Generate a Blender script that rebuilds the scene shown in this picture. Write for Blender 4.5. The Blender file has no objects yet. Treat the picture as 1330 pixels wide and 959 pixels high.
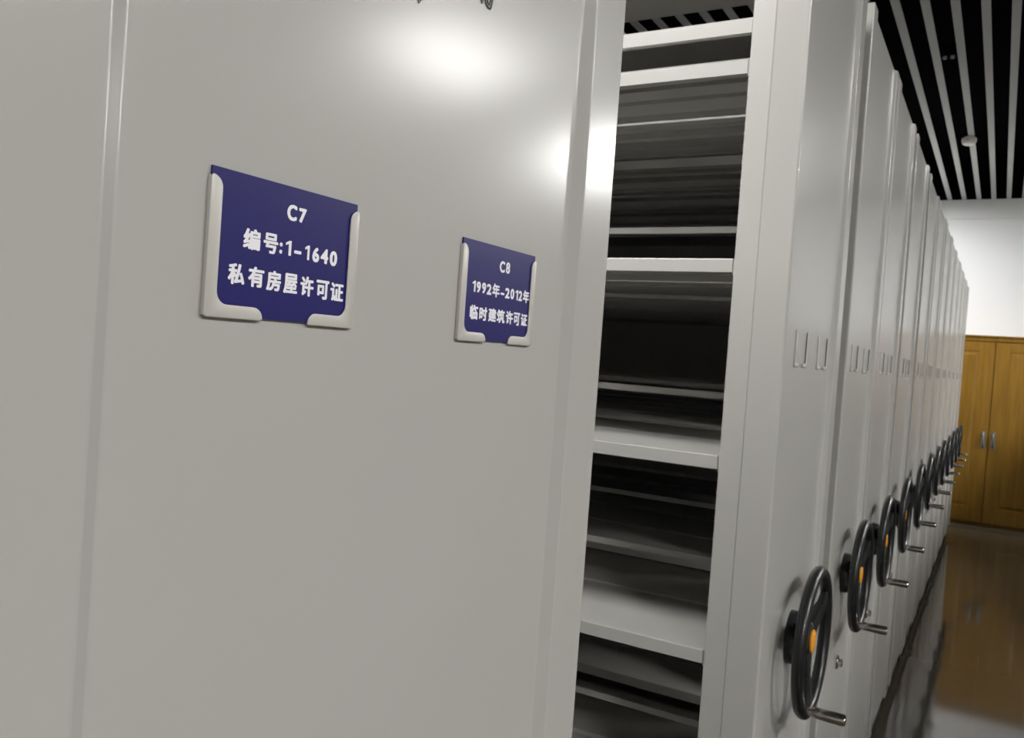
import bpy, bmesh, math, random
from mathutils import Matrix, Vector

scene = bpy.context.scene
col = scene.collection
S = 1.0 / 3.0          # one working unit = distance from the lens to the shelving front, in metres
FZ = 4.468             # lens height above the floor, working units

# ------------------------------------------------------------------ camera
F_PX, YAW, PITCH, ROLL = 1093.11, 0.52622, 0.02325, -0.07102
cam_d = bpy.data.cameras.new('camera')
cam_d.sensor_fit = 'HORIZONTAL'
cam_d.sensor_width = 36.0
cam_d.lens = F_PX / 1330.0 * 36.0
cam_d.clip_start = 0.02
cam_d.clip_end = 60
cam = bpy.data.objects.new('camera', cam_d)
col.objects.link(cam)
fw = Vector((math.cos(YAW) * math.cos(PITCH), math.sin(YAW) * math.cos(PITCH), -math.sin(PITCH)))
rt = fw.cross(Vector((0, 0, 1))).normalized()
dn = fw.cross(rt)
r2 = math.cos(ROLL) * rt + math.sin(ROLL) * dn
d2 = -math.sin(ROLL) * rt + math.cos(ROLL) * dn
m = Matrix(((r2.x, -d2.x, -fw.x, 0), (r2.y, -d2.y, -fw.y, 0), (r2.z, -d2.z, -fw.z, 0), (0, 0, 0, 1)))
m.translation = Vector((0, 0, FZ * S))
cam.matrix_world = m
scene.camera = cam
cam_d.dof.use_dof = True
cam_d.dof.focus_distance = 0.55
cam_d.dof.aperture_fstop = 26.0

# ------------------------------------------------------------------ view, world, light levels
vs = scene.view_settings
vs.view_transform = 'Standard'
vs.look = 'None'
vs.gamma = 1.0
vs.use_curve_mapping = False
vs.exposure = 0.16
world = bpy.data.worlds.new('world')
scene.world = world
world.use_nodes = True
bg = world.node_tree.nodes['Background']
bg.inputs[0].default_value = (1.0, 0.97, 0.92, 1)
bg.inputs[1].default_value = 0.02
LAMPS = [(-4.4, -8.1, 100.0), (4.4, -8.1, 76.0), (14.0, -8.1, 50.0), (23.0, -8.1, 150.0),
         (0.4, 3.9, 82.0), (26.8, 3.9, 70.0)]   # x, y, radiance of each ceiling panel


# ------------------------------------------------------------------ materials
def new_mat(name):
    mt = bpy.data.materials.new(name)
    mt.use_nodes = True
    nt = mt.node_tree
    return mt, nt, nt.nodes['Principled BSDF']


def plain(name, rgb, rough=0.5, metal=0.0, spec=0.5, var=0.0, scale=30.0, bump=0.0, bscale=400.0, coat=0.0, crough=0.05):
    mt, nt, p = new_mat(name)
    p.inputs['Base Color'].default_value = (*rgb, 1)
    p.inputs['Roughness'].default_value = rough
    p.inputs['Metallic'].default_value = metal
    p.inputs['Specular IOR Level'].default_value = spec
    p.inputs['Coat Weight'].default_value = coat
    p.inputs['Coat Roughness'].default_value = crough
    tc = nt.nodes.new('ShaderNodeTexCoord')
    if var > 0:
        n = nt.nodes.new('ShaderNodeTexNoise')
        n.inputs['Scale'].default_value = scale
        n.inputs['Detail'].default_value = 4
        nt.links.new(tc.outputs['Object'], n.inputs['Vector'])
        mx = nt.nodes.new('ShaderNodeMix')
        mx.data_type = 'RGBA'
        mx.inputs[6].default_value = (*[c * (1 - var) for c in rgb], 1)
        mx.inputs[7].default_value = (*[min(1, c * (1 + var)) for c in rgb], 1)
        nt.links.new(n.outputs['Fac'], mx.inputs[0])
        nt.links.new(mx.outputs[2], p.inputs['Base Color'])
    if bump > 0:
        n2 = nt.nodes.new('ShaderNodeTexNoise')
        n2.inputs['Scale'].default_value = bscale
        n2.inputs['Detail'].default_value = 2
        nt.links.new(tc.outputs['Object'], n2.inputs['Vector'])
        b = nt.nodes.new('ShaderNodeBump')
        b.inputs['Strength'].default_value = bump
        b.inputs['Distance'].default_value = 0.001
        nt.links.new(n2.outputs['Fac'], b.inputs['Height'])
        nt.links.new(b.outputs['Normal'], p.inputs['Normal'])
    return mt


PAINT = plain('grey_enamel_paint', (0.44, 0.432, 0.412), 0.22, spec=0.5, var=0.02, scale=4)
RACK = plain('grey_rack_paint', (0.44, 0.432, 0.412), 0.38, var=0.02, scale=6)
HOLDER = plain('grey_plastic', (0.52, 0.505, 0.475), 0.32)
BLUE = plain('blue_card', (0.012, 0.010, 0.120), 0.34, var=0.04, scale=15)
WHITE_INK = plain('white_lettering', (0.86, 0.85, 0.90), 0.5)
BLACK = plain('black_plastic', (0.010, 0.011, 0.012), 0.33, var=0.1, scale=60)
ORANGE = plain('orange_plastic', (0.78, 0.32, 0.02), 0.4)
CHROME = plain('chrome', (0.62, 0.60, 0.57), 0.14, metal=1.0)
DARKM = plain('dark_base_metal', (0.045, 0.042, 0.038), 0.6, var=0.1)
INK = plain('grey_outline_ink', (0.16, 0.16, 0.16), 0.5)
WALL = plain('white_wall_paint', (0.76, 0.775, 0.80), 0.9, var=0.015, scale=2)
GREYWALL = plain('grey_wall_paint', (0.30, 0.30, 0.29), 0.9, var=0.02, scale=2)
BLACKC = plain('black_ceiling', (0.004, 0.004, 0.005), 0.95, spec=0.0)
DULL = plain('dull_metal', (0.22, 0.21, 0.19), 0.5, metal=0.6)
SLAT = plain('grey_slat_paint', (0.34, 0.35, 0.35), 0.55, var=0.03, scale=3)
OFFWHITE = plain('white_plastic', (0.80, 0.78, 0.75), 0.4)
BLUE2 = BLUE


def wood_mat():
    mt, nt, p = new_mat('yellow_brown_wood')
    p.inputs['Roughness'].default_value = 0.38
    tc = nt.nodes.new('ShaderNodeTexCoord')
    mp = nt.nodes.new('ShaderNodeMapping')
    mp.inputs['Scale'].default_value = (8, 14, 0.9)
    nt.links.new(tc.outputs['Object'], mp.inputs['Vector'])
    n = nt.nodes.new('ShaderNodeTexNoise')
    n.inputs['Scale'].default_value = 2.2
    n.inputs['Detail'].default_value = 6
    n.inputs['Distortion'].default_value = 0.6
    nt.links.new(mp.outputs['Vector'], n.inputs['Vector'])
    cr = nt.nodes.new('ShaderNodeValToRGB')
    cr.color_ramp.elements[0].position = 0.3
    cr.color_ramp.elements[0].color = (0.19, 0.092, 0.007, 1)
    cr.color_ramp.elements[1].position = 0.75
    cr.color_ramp.elements[1].color = (0.27, 0.145, 0.012, 1)
    nt.links.new(n.outputs['Fac'], cr.inputs['Fac'])
    nt.links.new(cr.outputs['Color'], p.inputs['Base Color'])
    return mt


WOOD = wood_mat()


def floor_mat():
    mt, nt, p = new_mat('polished_floor_tile')
    p.inputs['Roughness'].default_value = 0.07
    p.inputs['Specular IOR Level'].default_value = 0.6
    tc = nt.nodes.new('ShaderNodeTexCoord')
    br = nt.nodes.new('ShaderNodeTexBrick')
    br.offset = 0.0
    br.inputs['Scale'].default_value = 1.0
    br.inputs['Brick Width'].default_value = 0.8
    br.inputs['Row Height'].default_value = 0.8
    br.inputs['Mortar Size'].default_value = 0.002
    br.inputs['Color1'].default_value = (0.115, 0.10, 0.078, 1)
    br.inputs['Color2'].default_value = (0.123, 0.106, 0.082, 1)
    br.inputs['Mortar'].default_value = (0.13, 0.11, 0.09, 1)
    nt.links.new(tc.outputs['Object'], br.inputs['Vector'])
    nt.links.new(br.outputs['Color'], p.inputs['Base Color'])
    return mt


FLOOR = floor_mat()


def lamp_mat(name, strength):
    mt = bpy.data.materials.new(name)
    mt.use_nodes = True
    nt = mt.node_tree
    nt.nodes.clear()
    o = nt.nodes.new('ShaderNodeOutputMaterial')
    e = nt.nodes.new('ShaderNodeEmission')
    e.inputs[0].default_value = (1.0, 0.985, 0.955, 1)
    e.inputs[1].default_value = strength
    nt.links.new(e.outputs[0], o.inputs[0])
    return mt


# ------------------------------------------------------------------ mesh helpers (working units)
class MB:
    def __init__(self):
        self.v, self.f = [], []

    def add(self, verts, faces):
        o = len(self.v)
        self.v += [tuple(p) for p in verts]
        self.f += [tuple(i + o for i in fc) for fc in faces]
        return self

    def box(self, x0, x1, y0, y1, z0, z1):
        x0, x1 = min(x0, x1), max(x0, x1)
        y0, y1 = min(y0, y1), max(y0, y1)
        vs_ = [(x, y, z) for z in (z0, z1) for y in (y0, y1) for x in (x0, x1)]
        return self.add(vs_, [(0, 2, 3, 1), (4, 5, 7, 6), (0, 1, 5, 4), (2, 6, 7, 3), (0, 4, 6, 2), (1, 3, 7, 5)])

    def prism(self, poly, a0, a1, axis='z'):
        """extrude a 2D polygon; axis z: (x,y); axis y: (x,z); axis x: (y,z)"""
        n = len(poly)

        def P(p, a):
            return {'z': (p[0], p[1], a), 'y': (p[0], a, p[1]), 'x': (a, p[0], p[1])}[axis]
        vs_ = [P(p, a0) for p in poly] + [P(p, a1) for p in poly]
        fs = [tuple(range(n))[::-1], tuple(range(n, 2 * n))]
        fs += [(i, (i + 1) % n, n + (i + 1) % n, n + i) for i in range(n)]
        return self.add(vs_, fs)

    def lathe(self, prof, c, axis='y', seg=32):
        """prof: list of (r, a) along the axis, closed with caps"""
        vs_, fs = [], []
        for r, a in prof:
            for k in range(seg):
                t = 2 * math.pi * k / seg
                u, w = r * math.cos(t), r * math.sin(t)
                vs_.append({'y': (c[0] + u, c[1] + a, c[2] + w), 'z': (c[0] + u, c[1] + w, c[2] + a)}[axis])
        for i in range(len(prof) - 1):
            for k in range(seg):
                k2 = (k + 1) % seg
                fs.append((i * seg + k, i * seg + k2, (i + 1) * seg + k2, (i + 1) * seg + k))
        fs.append(tuple(range(seg))[::-1])
        fs.append(tuple((len(prof) - 1) * seg + k for k in range(seg)))
        return self.add(vs_, fs)

    def torus(self, c, R, r, seg=56, rs=14, sq=1.0):
        vs_, fs = [], []
        for i in range(seg):
            t = 2 * math.pi * i / seg
            for j in range(rs):
                q = 2 * math.pi * j / rs
                rr = R + r * math.cos(q)
                vs_.append((c[0] + rr * math.cos(t), c[1] + sq * r * math.sin(q), c[2] + rr * math.sin(t)))
        for i in range(seg):
            for j in range(rs):
                i2, j2 = (i + 1) % seg, (j + 1) % rs
                fs.append((i * rs + j, i2 * rs + j, i2 * rs + j2, i * rs + j2))
        return self.add(vs_, fs)

    def tube(self, pts, r, seg=8):
        vs_, fs = [], []
        pts = [Vector(p) for p in pts]
        for i, p in enumerate(pts):
            a = pts[max(0, i - 1)]
            b = pts[min(len(pts) - 1, i + 1)]
            t = (b - a).normalized()
            up = Vector((0, 0, 1)) if abs(t.z) < 0.9 else Vector((0, 1, 0))
            s = t.cross(up).normalized()
            u = s.cross(t)
            for k in range(seg):
                q = 2 * math.pi * k / seg
                vs_.append(p + r * (math.cos(q) * s + math.sin(q) * u))
        n = len(pts)
        for i in range(n - 1):
            for k in range(seg):
                k2 = (k + 1) % seg
                fs.append((i * seg + k, i * seg + k2, (i + 1) * seg + k2, (i + 1) * seg + k))
        fs.append(tuple(range(seg))[::-1])
        fs.append(tuple((n - 1) * seg + k for k in range(seg)))
        return self.add(vs_, fs)

    def build(self, name, mat, parent=None, smooth=None, bevel=0.0, bseg=2, loc=(0, 0, 0)):
        me = bpy.data.meshes.new(name)
        me.from_pydata([(x * S, y * S, z * S) for x, y, z in self.v], [], self.f)
        bm = bmesh.new()
        bm.from_mesh(me)
        bmesh.ops.recalc_face_normals(bm, faces=bm.faces)
        if bevel > 0:
            es = [e for e in bm.edges if len(e.link_faces) == 2 and e.calc_face_angle(0) > 0.6]
            bmesh.ops.bevel(bm, geom=es, offset=bevel * S, segments=bseg, affect='EDGES', profile=0.5, clamp_overlap=True)
        bm.to_mesh(me)
        bm.free()
        me.materials.append(mat)
        if smooth is not None:
            for p in me.polygons:
                p.use_smooth = True
            me.set_sharp_from_angle(angle=math.radians(smooth))
        o = bpy.data.objects.new(name, me)
        col.objects.link(o)
        o.location = [c * S for c in loc]
        if parent is not None:
            o.parent = parent
        return o


def tag(o, label, cat, group=None):
    o['label'] = label
    o['category'] = cat
    if group:
        o['group'] = group
    return o


def structure(o):
    o['kind'] = 'structure'
    return o


def empty(name, loc, rz=0.0):
    o = bpy.data.objects.new(name, None)
    o.empty_display_size = 0.1
    col.objects.link(o)
    o.location = [c * S for c in loc]
    o.rotation_euler = (0, 0, rz)
    return o


def children(o):
    return [c for c in bpy.data.objects if c.parent == o]


def copy_tree(o, parent=None, kids=None):
    c = o.copy()
    col.objects.link(c)
    if parent is not None:
        c.parent = parent
    for ch in KIDS.get(o.name, []):
        copy_tree(ch, c)
    return c


KIDS = {}


def index_children():
    KIDS.clear()
    for o in bpy.data.objects:
        if o.parent is not None:
            KIDS.setdefault(o.parent.name, []).append(o)


def arc(cx, cy, r, a0, a1, n):
    return [(cx + r * math.cos(math.radians(a0 + (a1 - a0) * i / n)),
             cy + r * math.sin(math.radians(a0 + (a1 - a0) * i / n))) for i in range(n + 1)]


# ------------------------------------------------------------------ room shell
X0, X1, Y0, Y1 = -10.0, 30.025, -14.6, 10.4
CEIL, PLEN = FZ + 5.93, FZ + 7.3
structure(MB().box(X0, X1 + 1.6, Y0, Y1, -0.3, 0.0).build('floor', FLOOR))
structure(MB().box(X0 - .3, X1 + 2.2, Y0 - .3, Y1 + .3, PLEN, PLEN + .3).build('ceiling', BLACKC))
WX = X1 + 1.2                                  # wall behind the wooden cabinet
structure(MB().box(WX, WX + .4, Y0, Y1, 0, PLEN).build('wall_far', WALL))
structure(MB().box(X0 - .3, X0, Y0, Y1, 0, PLEN).build('wall_near', GREYWALL))
structure(MB().box(X0, WX, Y1, Y1 + .3, 0, PLEN).build('wall_left', GREYWALL))
structure(MB().box(X0, WX, Y0 - .3, Y0, 0, PLEN).build('wall_right', GREYWALL))


# ------------------------------------------------------------------ mobile shelving unit
W = 1.762              # width along the row
TOP = FZ + 2.73        # top of the end panel
RD, SL = 0.026, 0.0355  # depth of the recessed field, run of its sloping edge
RA, RB = 0.19, W - 0.19
LEVELS = [FZ + z for z in (1.667, 0.582, -0.503, -1.585, -2.67, -3.755)]
BAYS = [(0.315, 4.05), (4.18, 7.85)]
DEPTH = 8.0


def end_panel_profile():
    r = 0.014
    p = [(0.0, 0.176)]
    p += arc(r, r, r, 180, 270, 6)                       # near bend
    # sloping edges of the recessed field, each fold slightly rounded
    p += [(RA - 0.005, 0.0), (RA + 0.0012, 0.0012), (RA + 0.0045, 0.0034)]
    p += [(RA + SL - 0.0045, RD - 0.0034), (RA + SL - 0.0012, RD - 0.0012), (RA + SL + 0.005, RD)]
    p += [(RB - SL - 0.005, RD), (RB - SL + 0.0012, RD - 0.0012), (RB - SL + 0.0045, RD - 0.0034)]
    p += [(RB - 0.0045, 0.0034), (RB - 0.0012, 0.0012), (RB + 0.005, 0.0)]
    p += arc(W - r, r, r, 270, 360, 6)
    p += [(W, 0.176)]
    return p


def holder_mesh(u0, v0):
    """U shaped card holder with an open top and a gap in its lower lip; u along x, v up"""
    Wd, H, a, ft, gap0 = 0.330, 0.219, 0.0225, 0.0205, 0.116
    left = [(0.004, 0.0)] + [(gap0 - 0.004, 0.0)]
    left += arc(gap0 - 0.020, 0.0015, 0.019, 5, 90, 6)
    left += arc(a + 0.020, ft + 0.020, 0.020, 270, 180, 6)
    left += [(a, H - 0.030)]
    left += arc(0.003, H - 0.0275, 0.0195, 8, 88, 6)
    left += [(0.0, H - 0.012), (0.0, 0.004)]
    mb = MB()
    polyL = [(u0 + x, v0 + z) for x, z in left]
    polyR = [(u0 + Wd - x, v0 + z) for x, z in left]
    mb.prism(polyL, 0.0172, 0.0204, 'y')
    mb.prism(polyR, 0.0172, 0.0204, 'y')
    t = 0.0035
    mb.box(u0, u0 + t, 0.0195, RD, v0 + 0.002, v0 + H - 0.010)
    mb.box(u0 + Wd - t, u0 + Wd, 0.0195, RD, v0 + 0.002, v0 + H - 0.010)
    mb.box(u0 + t, u0 + gap0 - 0.004, 0.0195, RD, v0, v0 + t)
    mb.box(u0 + Wd - gap0 + 0.004, u0 + Wd - t, 0.0195, RD, v0, v0 + t)
    return mb


HC7 = (0.3715, FZ + 0.0165)     # lower left corners of the two holders on the panel
HC8 = (1.0405, FZ + 0.0115)
WC = (W / 2, -0.115, FZ - 1.665)   # handwheel centre


def make_handwheel(root, detailed=True):
    cx, cy, cz = WC
    hub = MB()
    hub.lathe([(0.165, RD - cy), (0.163, 0.100), (0.140, 0.070), (0.118, 0.030), (0.104, 0.012), (0.085, 0.006)], WC, 'y', 40)
    h = hub.build('handwheel', BLACK, root, smooth=40)
    rim = MB().torus(WC, 0.425, 0.038, 64, 16)
    rim.build('rim', BLACK, h, smooth=180)
    for ang in (28, 148, 268):
        t = math.radians(ang)
        d = Vector((math.cos(t), 0, math.sin(t)))
        s = Vector((-math.sin(t), 0, math.cos(t)))
        c = Vector(WC)
        sp = MB()
        vs_ = []
        for rr, w, y0, y1 in ((0.070, 0.085, 0.010, 0.098), (0.20, 0.055, 0.004, 0.066), (0.31, 0.050, -0.010, 0.036), (0.408, 0.085, -0.022, 0.022)):
            for (ws, yy) in ((-w, y0), (w, y0), (w, y1), (-w, y1)):
                vs_.append(c + d * rr + s * ws + Vector((0, yy, 0)))
        fs = [(3, 2, 1, 0), (12, 13, 14, 15)]
        for i in range(3):
            for k in range(4):
                k2 = (k + 1) % 4
                fs.append((i * 4 + k, i * 4 + k2, i * 4 + 4 + k2, i * 4 + 4 + k))
        sp.add(vs_, fs)
        sp.build('spoke', BLACK, h, smooth=40, bevel=0.008)
    cap = MB().lathe([(0.070, 0.008), (0.070, -0.001), (0.062, -0.007), (0.030, -0.010)], WC, 'y', 32)
    cap.build('centre_cap', ORANGE, h, smooth=40)
    t = math.radians(241)
    kc = (cx + 0.408 * math.cos(t), cy, cz + 0.408 * math.sin(t))
    kn = MB().lathe([(0.022, 0.03), (0.022, -0.060), (0.033, -0.064), (0.035, -0.235), (0.031, -0.246), (0.018, -0.249)], kc, 'y', 24)
    kn.build('crank_handle', CHROME, h, smooth=40)
    return h


def rack_parts(root, far=False):
    # uprights: channel posts at three places along the depth, both faces
    for y0, y1 in ((0.1765, 0.304), (4.058, 4.18), (7.86, 7.982)):
        for x0 in (0.004, W - 0.134):
            MB().box(x0, x0 + 0.13, y0, y1, 0.30, TOP - 0.08).build('upright', RACK, root, bevel=0.006)
    for (b0, b1) in BAYS:
        for z in LEVELS:
            for side in (0, 1):
                mb = MB()
                xa, xb = 0.018, W / 2 - 0.025
                n = 0.006
                # folded sheet: front lip with a return, deck, rear lip; two stiffening folds below; end hooks
                prof = [(xa, z - 0.075), (xa, z - 0.005), (xa + 0.0015, z - 0.0015), (xa + 0.005, z), (xb - 0.004, z), (xb, z - 0.004), (xb, z - 0.05),
                        (xb - n, z - 0.05), (xb - n, z - n), (xa + n, z - n), (xa + n, z - 0.075 + n), (xa + 0.05, z - 0.075 + n), (xa + 0.05, z - 0.075)]
                ribs = [(xa + 0.27, xa + 0.33), (xa + 0.52, xa + 0.58)]
                if side:
                    prof = [(W - px_, pz) for px_, pz in prof]
                    ribs = [(W - q, W - p) for p, q in ribs]
                mb.prism(prof, b0, b1, 'y')
                for p, q in ribs:
                    mb.box(p, q, b0, b1, z - 0.03, z - 0.003)
                for e0, e1 in ((b0 - 0.007, b0 - 0.001), (b1 + 0.001, b1 + 0.007)):
                    p, q = (xa + 0.004, xa + 0.06) if not side else (W - xa - 0.06, W - xa - 0.004)
                    mb.box(p, q, e0, e1, z - 0.088, z - 0.002)
                mb.build('shelf', RACK, root)
            MB().box(W / 2 - 0.012, W / 2 + 0.012, b0, b1, z + 0.275, z + 0.318).build('back_rail', RACK, root)
        for x0 in (0.008, W - 0.048):
            MB().box(x0, x0 + 0.04, b0 - 0.01, b1 + 0.005, FZ + 1.810, FZ + 1.890).build('top_beam', RACK, root)
    MB().box(0.03, W - 0.03, 0.178, DEPTH, TOP - 0.03, TOP - 0.004).build('top_cover', RACK, root)


def base_part(root):
    mb = MB()
    mb.box(0.05, W - 0.05, 0.06, DEPTH - 0.05, 0.06, 0.34)
    for y in (0.5, 4.0, 7.4):
        for x in (0.22, W - 0.30):
            mb.box(x, x + 0.08, y, y + 0.26, 0.0, 0.10)
    mb.build('base_carriage', DARKM, root)


def make_unit(full=True):
    root = empty('mobile_shelving_unit', (0, 0, 0))
    p = end_panel_profile()
    mb = MB().prism(p, 0.30, TOP, 'z')
    # split the long front field so that shading stays flat
    ep = mb.build('end_panel', PAINT, root, smooth=35)
    wn = ep.modifiers.new('flat_fields', 'WEIGHTED_NORMAL')
    wn.weight = 100
    wn.keep_sharp = True
    for (u, v) in (HC7, HC8):
        holder_mesh(u, v).build('card_holder', HOLDER, root, smooth=35, bevel=0.0018)
    make_handwheel(root)
    lk = MB()
    lc = (W / 2 + 0.02, RD, FZ - 2.43)
    lk.lathe([(0.060, 0.0), (0.060, -0.010), (0.050, -0.016)], lc, 'y', 28)
    lk.lathe([(0.034, -0.012), (0.034, -0.045), (0.028, -0.050)], lc, 'y', 24)
    lk.build('lock', CHROME, root, smooth=40)
    base_part(root)
    MB().box(0.0, W, DEPTH, DEPTH + 0.03, 0.30, TOP).build('rear_panel', RACK, root, bevel=0.006)
    if full:
        rack_parts(root)
    else:
        for x0 in (0.006, W - 0.136):
            for y0 in (0.182, 7.86):
                MB().box(x0, x0 + 0.13, y0, y0 + 0.122, 0.30, TOP - 0.08).build('upright', RACK, root)
        for z in LEVELS:
            MB().box(0.018, W - 0.018, 0.315, 7.85, z - 0.07, z).build('shelf', RACK, root)
        MB().box(W / 2 - 0.01, W / 2 + 0.01, 0.315, 7.85, 0.34, TOP - 0.08).build('light_block_divider', RACK, root)  # unseen divider, added to keep the view through the open shelves dark
        MB().box(0.03, W - 0.03, 0.178, DEPTH, TOP - 0.03, TOP - 0.004).build('top_cover', RACK, root)
    return root


ORD = ['first', 'second', 'third', 'fourth', 'fifth', 'sixth', 'seventh', 'eighth', 'ninth', 'tenth', 'eleventh', 'twelfth', 'thirteenth']
LEFTS = [0.468, 4.564, 6.63, 8.41, 10.38, 12.44, 14.39, 16.36, 18.24, 20.15, 22.10, 24.05, 26.0]
GRP = 'mobile shelving units in a row along the aisle'
full0 = make_unit(True)
lite0 = make_unit(False)
index_children()
units = []
for i, x in enumerate(LEFTS):
    if i == 0:
        u = full0
    elif i == 4:
        u = lite0
    else:
        u = copy_tree(full0 if i < 4 else lite0)
    u.location = (x * S, 1.0 * S, 0)
    if i == 0:
        lab = 'grey steel shelving unit end panel nearest the camera, with blue C7 and C8 cards'
    elif i == 1:
        lab = 'grey shelving unit with open empty shelves in the gap beside the blue cards'
    elif i == 2:
        lab = 'grey mobile shelving unit just behind the one with visible open shelves'
    elif i == 12:
        lab = 'grey mobile shelving unit farthest away, last of the row by the wooden cabinet'
    else:
        lab = 'grey mobile shelving unit with black handwheel, %s of the row counted from the camera' % ORD[i]
    tag(u, lab, 'shelving unit', GRP)
    units.append(u)

# two outlined characters at the top of the nearest end panel (only their lower tips show)
def outline_character(paths):
    em = MB()
    for pts in paths:
        em.tube([(x - LEFTS[0], RD - 0.0015, z + FZ) for x, z in pts], 0.0022, 6)
    em.build('outline_character', INK, units[0], smooth=60)


outline_character([[(1.262, 0.79), (1.2974, 0.670), (1.3070, 0.6565), (1.3125, 0.6642), (1.312, 0.69), (1.300, 0.79), (1.262, 0.79)]])
outline_character([[(1.500, 0.82), (1.5192, 0.750), (1.5245, 0.7405), (1.5281, 0.7485), (1.530, 0.80), (1.5330, 0.758), (1.5400, 0.7455),
                    (1.5500, 0.7400), (1.5591, 0.7415), (1.5639, 0.7530), (1.5640, 0.775), (1.556, 0.80), (1.548, 0.79), (1.5560, 0.776),
                    (1.5570, 0.756), (1.5540, 0.7480), (1.5480, 0.7500), (1.5410, 0.762), (1.537, 0.79)]])

# ------------------------------------------------------------------ blue cards with lettering
def text_mesh(body, bold):
    cu = bpy.data.curves.new('t', 'FONT')
    cu.body = body
    cu.size = 1.0
    cu.offset = bold
    cu.resolution_u = 6
    o = bpy.data.objects.new('t', cu)
    col.objects.link(o)
    dg = bpy.context.evaluated_depsgraph_get()
    dg.update()
    me = bpy.data.meshes.new_from_object(o.evaluated_get(dg))
    vs_ = [v.co.copy() for v in me.vertices]
    fs = [tuple(p.vertices) for p in me.polygons]
    bpy.data.objects.remove(o)
    bpy.data.meshes.remove(me)
    bpy.data.curves.remove(cu)
    return vs_, fs


def lettering(runs, card, y):
    """runs: list of (text, x0, x1, z0, z1, weight) boxes, working units in the card's own frame"""
    mb = MB()
    for body, x0, x1, z0, z1, bold in runs:
        if body == '1':        # flagged numeral without a foot
            vs_, fs = [Vector(p) for p in ((0.55, 0, 0), (1, 0, 0), (1, 1.35, 0), (0.66, 1.35, 0), (0, 1.13, 0), (0, 0.93, 0), (0.55, 1.06, 0))], [(0, 1, 2, 3, 6), (3, 4, 5, 6)]
            bold = 0.02
        else:
            vs_, fs = text_mesh(body, 0.0)
        if not vs_:
            continue
        ax, bx = min(v.x for v in vs_), max(v.x for v in vs_)
        az, bz = min(v.y for v in vs_), max(v.y for v in vs_)
        w = bold * 0.031 * 0.5
        for k, (dx, dz) in enumerate(((0, 0), (-1, 0), (1, 0), (0, .7), (0, -.7), (.7, .6), (-.7, .6), (.7, -.6), (-.7, -.6))):
            mb.add([(x0 + w + (v.x - ax) / (bx - ax) * (x1 - x0 - 2 * w) + dx * w, y - k * 0.00002,
                     z0 + w * .7 + (v.y - az) / (bz - az) * (z1 - z0 - 1.4 * w) + dz * w) for v in vs_], fs)
    me = bpy.data.meshes.new('lettering')
    me.from_pydata([(a * S, b * S, c * S) for a, b, c in mb.v], [], mb.f)
    me.materials.append(WHITE_INK)
    o = bpy.data.objects.new('lettering', me)
    col.objects.link(o)
    o.parent = card
    return o


def make_card(hc, label, lines, tilt):
    gx = LEFTS[0] + hc[0]
    w, h = 0.322, 0.2195
    mb = MB()
    mb.prism([(0.0, 0.0), (w, 0.0), (w, h), (0.0, h)], 0.0, 0.004, 'y')
    c = mb.build('label_card', BLUE, None, loc=(gx + 0.004, 1.0 + 0.0210, hc[1] + 0.0036))
    tag(c, label, 'label card', 'blue cards in the holders of the nearest panel')
    for runs in lines:
        lettering([(b, x0 - gx - 0.004, x1 - gx - 0.004, z0 + FZ - hc[1] - 0.0036, z1 + FZ - hc[1] - 0.0036, bd) for (b, x0, x1, z0, z1, bd) in runs], c, -0.0004)
    return c


# characters: glyph, left, right, bottom, top on the panel front (heights measured from the lens)
l1 = [('C', 0.9955, 1.0174, 0.1845, 0.2108), ('7', 1.0216, 1.0392, 0.1847, 0.2088)]
l2 = [('编', 0.9081, 0.9427, 0.1258, 0.1584), ('号', 0.949, 0.9804, 0.1251, 0.1575), (':', 0.9835, 0.9899, 0.128, 0.1461), ('1', 0.9969, 1.0096, 0.1273, 0.1516), ('-', 1.016, 1.0329, 0.1325, 0.1378), ('1', 1.0409, 1.0519, 0.1255, 0.15), ('6', 1.0586, 1.0755, 0.1242, 0.1494), ('4', 1.0785, 1.0977, 0.1241, 0.1497), ('0', 1.1013, 1.12, 0.1229, 0.1488)]
l3 = [('私', 0.8827, 0.9157, 0.0691, 0.1014), ('有', 0.9222, 0.9551, 0.0687, 0.1007), ('房', 0.9601, 0.9917, 0.0666, 0.099), ('屋', 0.9971, 1.0287, 0.0655, 0.0987), ('许', 1.035, 1.0666, 0.0647, 0.098), ('可', 1.073, 1.1045, 0.0626, 0.0955), ('证', 1.1081, 1.1419, 0.0628, 0.0949)]
m1 = [('C', 1.6674, 1.6911, 0.1768, 0.2035), ('8', 1.6955, 1.7145, 0.1771, 0.2037)]
m2 = [('1', 1.5578, 1.571, 0.1214, 0.1461), ('9', 1.5749, 1.5923, 0.1209, 0.1458), ('9', 1.597, 1.6144, 0.121, 0.1455), ('2', 1.6177, 1.6385, 0.1204, 0.1449), ('年', 1.6419, 1.6748, 0.1173, 0.1489), ('-', 1.6795, 1.6966, 0.1254, 0.1305), ('2', 1.6996, 1.7207, 0.1192, 0.1439), ('0', 1.7243, 1.7425, 0.1191, 0.1441), ('1', 1.7474, 1.7609, 0.1188, 0.1434), ('2', 1.7633, 1.7813, 0.1182, 0.143), ('年', 1.785, 1.8157, 0.1159, 0.1469)]
m3 = [('临', 1.5545, 1.5875, 0.0604, 0.0929), ('时', 1.5935, 1.6269, 0.06, 0.0911), ('建', 1.6322, 1.6669, 0.0599, 0.0912), ('筑', 1.6692, 1.7059, 0.0593, 0.091), ('许', 1.7103, 1.7445, 0.059, 0.0909), ('可', 1.7472, 1.7777, 0.058, 0.0893), ('证', 1.7823, 1.8143, 0.0597, 0.0887)]
LAT = 'C78:1-6409 2'
BOLD_LATIN, BOLD_HAN = 0.115, 0.10


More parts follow.
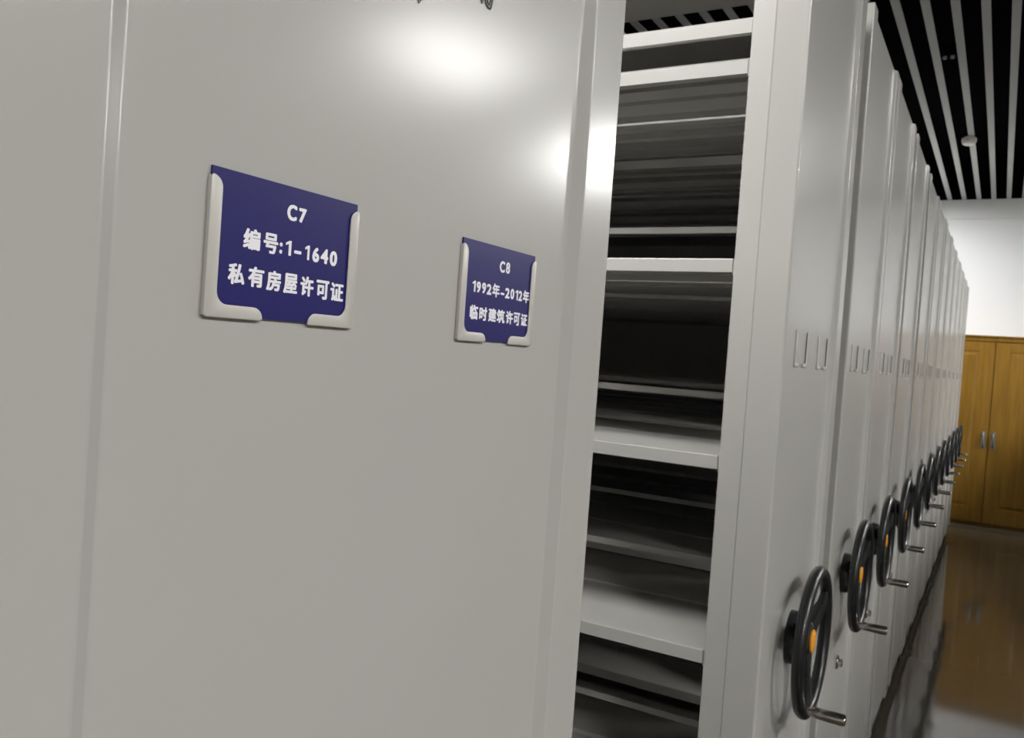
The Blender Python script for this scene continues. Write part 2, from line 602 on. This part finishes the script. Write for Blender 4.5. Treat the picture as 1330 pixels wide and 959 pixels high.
def with_bold(line):
    return [(c, a, b, z0, z1, BOLD_LATIN if c in '0123456789C:-' else BOLD_HAN) for c, a, b, z0, z1 in line]


make_card(HC7, 'larger blue card lettered C7 and 1-1640, in the left holder', [with_bold(l) for l in (l1, l2, l3)], 0)
make_card(HC8, 'blue card lettered C8 with the years 1992 to 2012, in the right holder', [with_bold(l) for l in (m1, m2, m3)], 0)


# ------------------------------------------------------------------ wooden cabinet at the far end
def make_cabinet():
    """front faces -x at local x = 0; local y runs along the far wall"""
    root = empty('wooden_cabinet', (X1, 0, 0))
    tag(root, 'yellow-brown wooden two-door cabinet against the white far wall', 'cabinet')
    ya, yb, h = -1.38, 1.82, FZ + 1.475
    hb = FZ + 1.285                                  # underside of the cornice
    mb = MB()
    mb.box(0.05, 1.15, ya, yb, 0.10, h - 0.02)
    mb.build('carcass', WOOD, root, bevel=0.008)
    cn = MB()
    cn.prism([(-0.055, h), (1.15, h), (1.15, hb), (0.0, hb), (-0.012, hb + 0.03), (-0.020, h - 0.07), (-0.050, h - 0.045)], ya - 0.03, yb + 0.03, 'y')
    # prism along y uses (x, z)
    cn.build('cornice', WOOD, root)
    MB().box(0.08, 1.1, ya + 0.02, yb - 0.02, 0.0, 0.10).build('plinth', WOOD, root)
    seam = 0.222
    for (a, b, hinge) in ((ya + 0.03, seam - 0.010, -1), (seam + 0.010, yb - 0.03, 1)):
        z0, z1 = 0.13, hb - 0.015
        st, rl = 0.40, 0.46
        d = MB()
        d.box(0.012, 0.048, a, b, z0, z1)                # slab
        for (p, q, r, s) in ((a, a + st, z0, z1), (b - st, b, z0, z1), (a + st, b - st, z0, z0 + rl), (a + st, b - st, z1 - rl * 0.62, z1)):
            d.box(0.0, 0.014, p, q, r, s)                # frame
        door = d.build('door', WOOD, root, bevel=0.005)
        pn = MB()
        pa, pb, pz0, pz1 = a + st + 0.04, b - st - 0.04, z0 + rl + 0.04, z1 - rl * 0.62 - 0.04
        pn.add([(0.012, pa, pz0), (0.012, pb, pz0), (0.012, pb, pz1), (0.012, pa, pz1),
                (-0.004, pa + 0.09, pz0 + 0.09), (-0.004, pb - 0.09, pz0 + 0.09), (-0.004, pb - 0.09, pz1 - 0.09), (-0.004, pa + 0.09, pz1 - 0.09)],
               [(0, 1, 5, 4), (1, 2, 6, 5), (2, 3, 7, 6), (3, 0, 4, 7), (4, 5, 6, 7), (3, 2, 1, 0)])
        pn.build('raised_panel', WOOD, door)
        hy = seam + hinge * 0.135
        hz = FZ - 1.765
        hd = MB()
        hd.box(-0.012, 0.0, hy - 0.060, hy + 0.060, hz - 0.27, hz + 0.27)
        pts = []
        for k in range(13):
            t = k / 12
            pts.append((-0.012 - 0.115 * math.sin(math.pi * t) ** 0.45, hy, hz - 0.22 + 0.44 * t))
        hd.tube(pts, 0.030, 10)
        hd.build('handle', DULL, door, smooth=40)
    return root


make_cabinet()

# wall trim: shallow band under the slats on the far wall
structure(MB().box(WX - 0.10, WX, Y0, Y1, FZ + 5.31, CEIL - 0.001).build('trim_1', WALL))
structure(MB().box(WX - 0.10, WX, Y0, Y1, CEIL, PLEN).build('trim_2', BLACKC))

# ------------------------------------------------------------------ slatted ceiling
slat0 = None
k = 0
PITCH_S = 0.419
ys = []
n = 0
y = 1.895
while y + PITCH_S < Y1 - 0.2:
    y += PITCH_S
while y > Y0 + 0.2:
    ys.append(y)
    y -= PITCH_S
NUM = ['first', 'second', 'third', 'fourth', 'fifth', 'sixth', 'seventh', 'eighth', 'ninth', 'tenth']
for i, y in enumerate(ys):
    if slat0 is None:
        mb = MB()
        t = 0.012
        mb.box(X0, WX - 0.10, -0.065, 0.065, 0.0, 0.03)
        slat0 = mb.build('ceiling_slat', SLAT)
        o = slat0
    else:
        o = slat0.copy()
        col.objects.link(o)
    o.location = (0, y * S, CEIL * S)
    j = round((1.895 - y) / PITCH_S)
    if -1 < j < 5:
        lab = 'long grey ceiling slat over the aisle, %s counted from the shelving tops' % NUM[j]
    elif j < 0:
        lab = 'grey ceiling slat above the shelving row, hidden but for ends seen over the open shelves'
    else:
        lab = 'grey ceiling slat over the far side of the aisle'
    tag(o, lab, 'ceiling slat', 'ceiling slats over the shelving' if j < 0 else ('ceiling slats over the aisle' if j < 5 else 'ceiling slats out past the aisle'))

# smoke detector hanging under the third slat, and the small twin bolts seen between slats
sd = empty('smoke_detector', (23.13, 1.10, CEIL))
tag(sd, 'round white smoke detector hanging below the grey ceiling slats', 'smoke detector')
MB().lathe([(0.10, 0.0), (0.105, -0.035)], (0, 0, 0), 'z', 32).build('mounting_base', OFFWHITE, sd, smooth=30)
MB().lathe([(0.155, -0.035), (0.165, -0.06), (0.163, -0.12), (0.135, -0.175), (0.09, -0.20)], (0, 0, 0), 'z', 40).build('housing', OFFWHITE, sd, smooth=30)
MB().lathe([(0.022, 0.0), (0.022, -0.012)], (-0.150, 0.02, -0.10), 'z', 12).build('indicator_lamp', BLACK, sd)

hp = empty('hanger_bracket', (17.6, 1.29, CEIL))
tag(hp, 'small metal hanger with two bolt ends between the ceiling slats', 'bracket')
MB().box(-0.03, 0.03, -0.135, 0.135, 0.30, 0.33).build('crossbar', BLACKC, hp)
for yy in (-0.065, 0.065):
    bt = MB().lathe([(0.018, 0.302), (0.018, 0.115)], (0, yy, 0), 'z', 14).build('bolt', BLACKC, hp, smooth=40)
    MB().lathe([(0.034, 0.115), (0.036, 0.075), (0.02, 0.062)], (0, yy, 0), 'z', 14).build('nut', SLAT, bt, smooth=40)

# ------------------------------------------------------------------ ceiling lights
for i, (x, y, st) in enumerate(LAMPS):
    r = empty('ceiling_light', (x, y, CEIL - 0.10))
    where = 'above the opposite row' if y < 0 else 'above the row with the blue cards'
    tag(r, 'long white ceiling light panel %s, %s from the camera' % (where, NUM[i % 4]), 'ceiling light', 'ceiling light panels')
    fr = MB()
    a, b, e = 1.70, 0.60, 0.05
    for (p, q, u, v) in ((-a, a, -b, -b + e), (-a, a, b - e, b), (-a, -a + e, -b + e, b - e), (a - e, a, -b + e, b - e)):
        fr.box(p, q, u, v, -0.02, 0.10)
    fr.box(-a, a, -b, b, 0.08, 0.10)
    fr.build('frame', OFFWHITE, r)
    MB().box(-a + e, a - e, -b + e, b - e, 0.0, 0.03).build('diffuser', lamp_mat('lamp_glow', st), r)

# ------------------------------------------------------------------ opposite row of shelving across the aisle (behind the viewer's right shoulder)
for i in range(14):
    u = copy_tree(lite0)
    u.location = ((2.0 + W + i * 1.95) * S, -5.0 * S, 0)
    u.rotation_euler = (0, 0, math.pi)
    tag(u, 'grey mobile shelving unit of the opposite row across the aisle', 'shelving unit', 'shelving units of the opposite row')
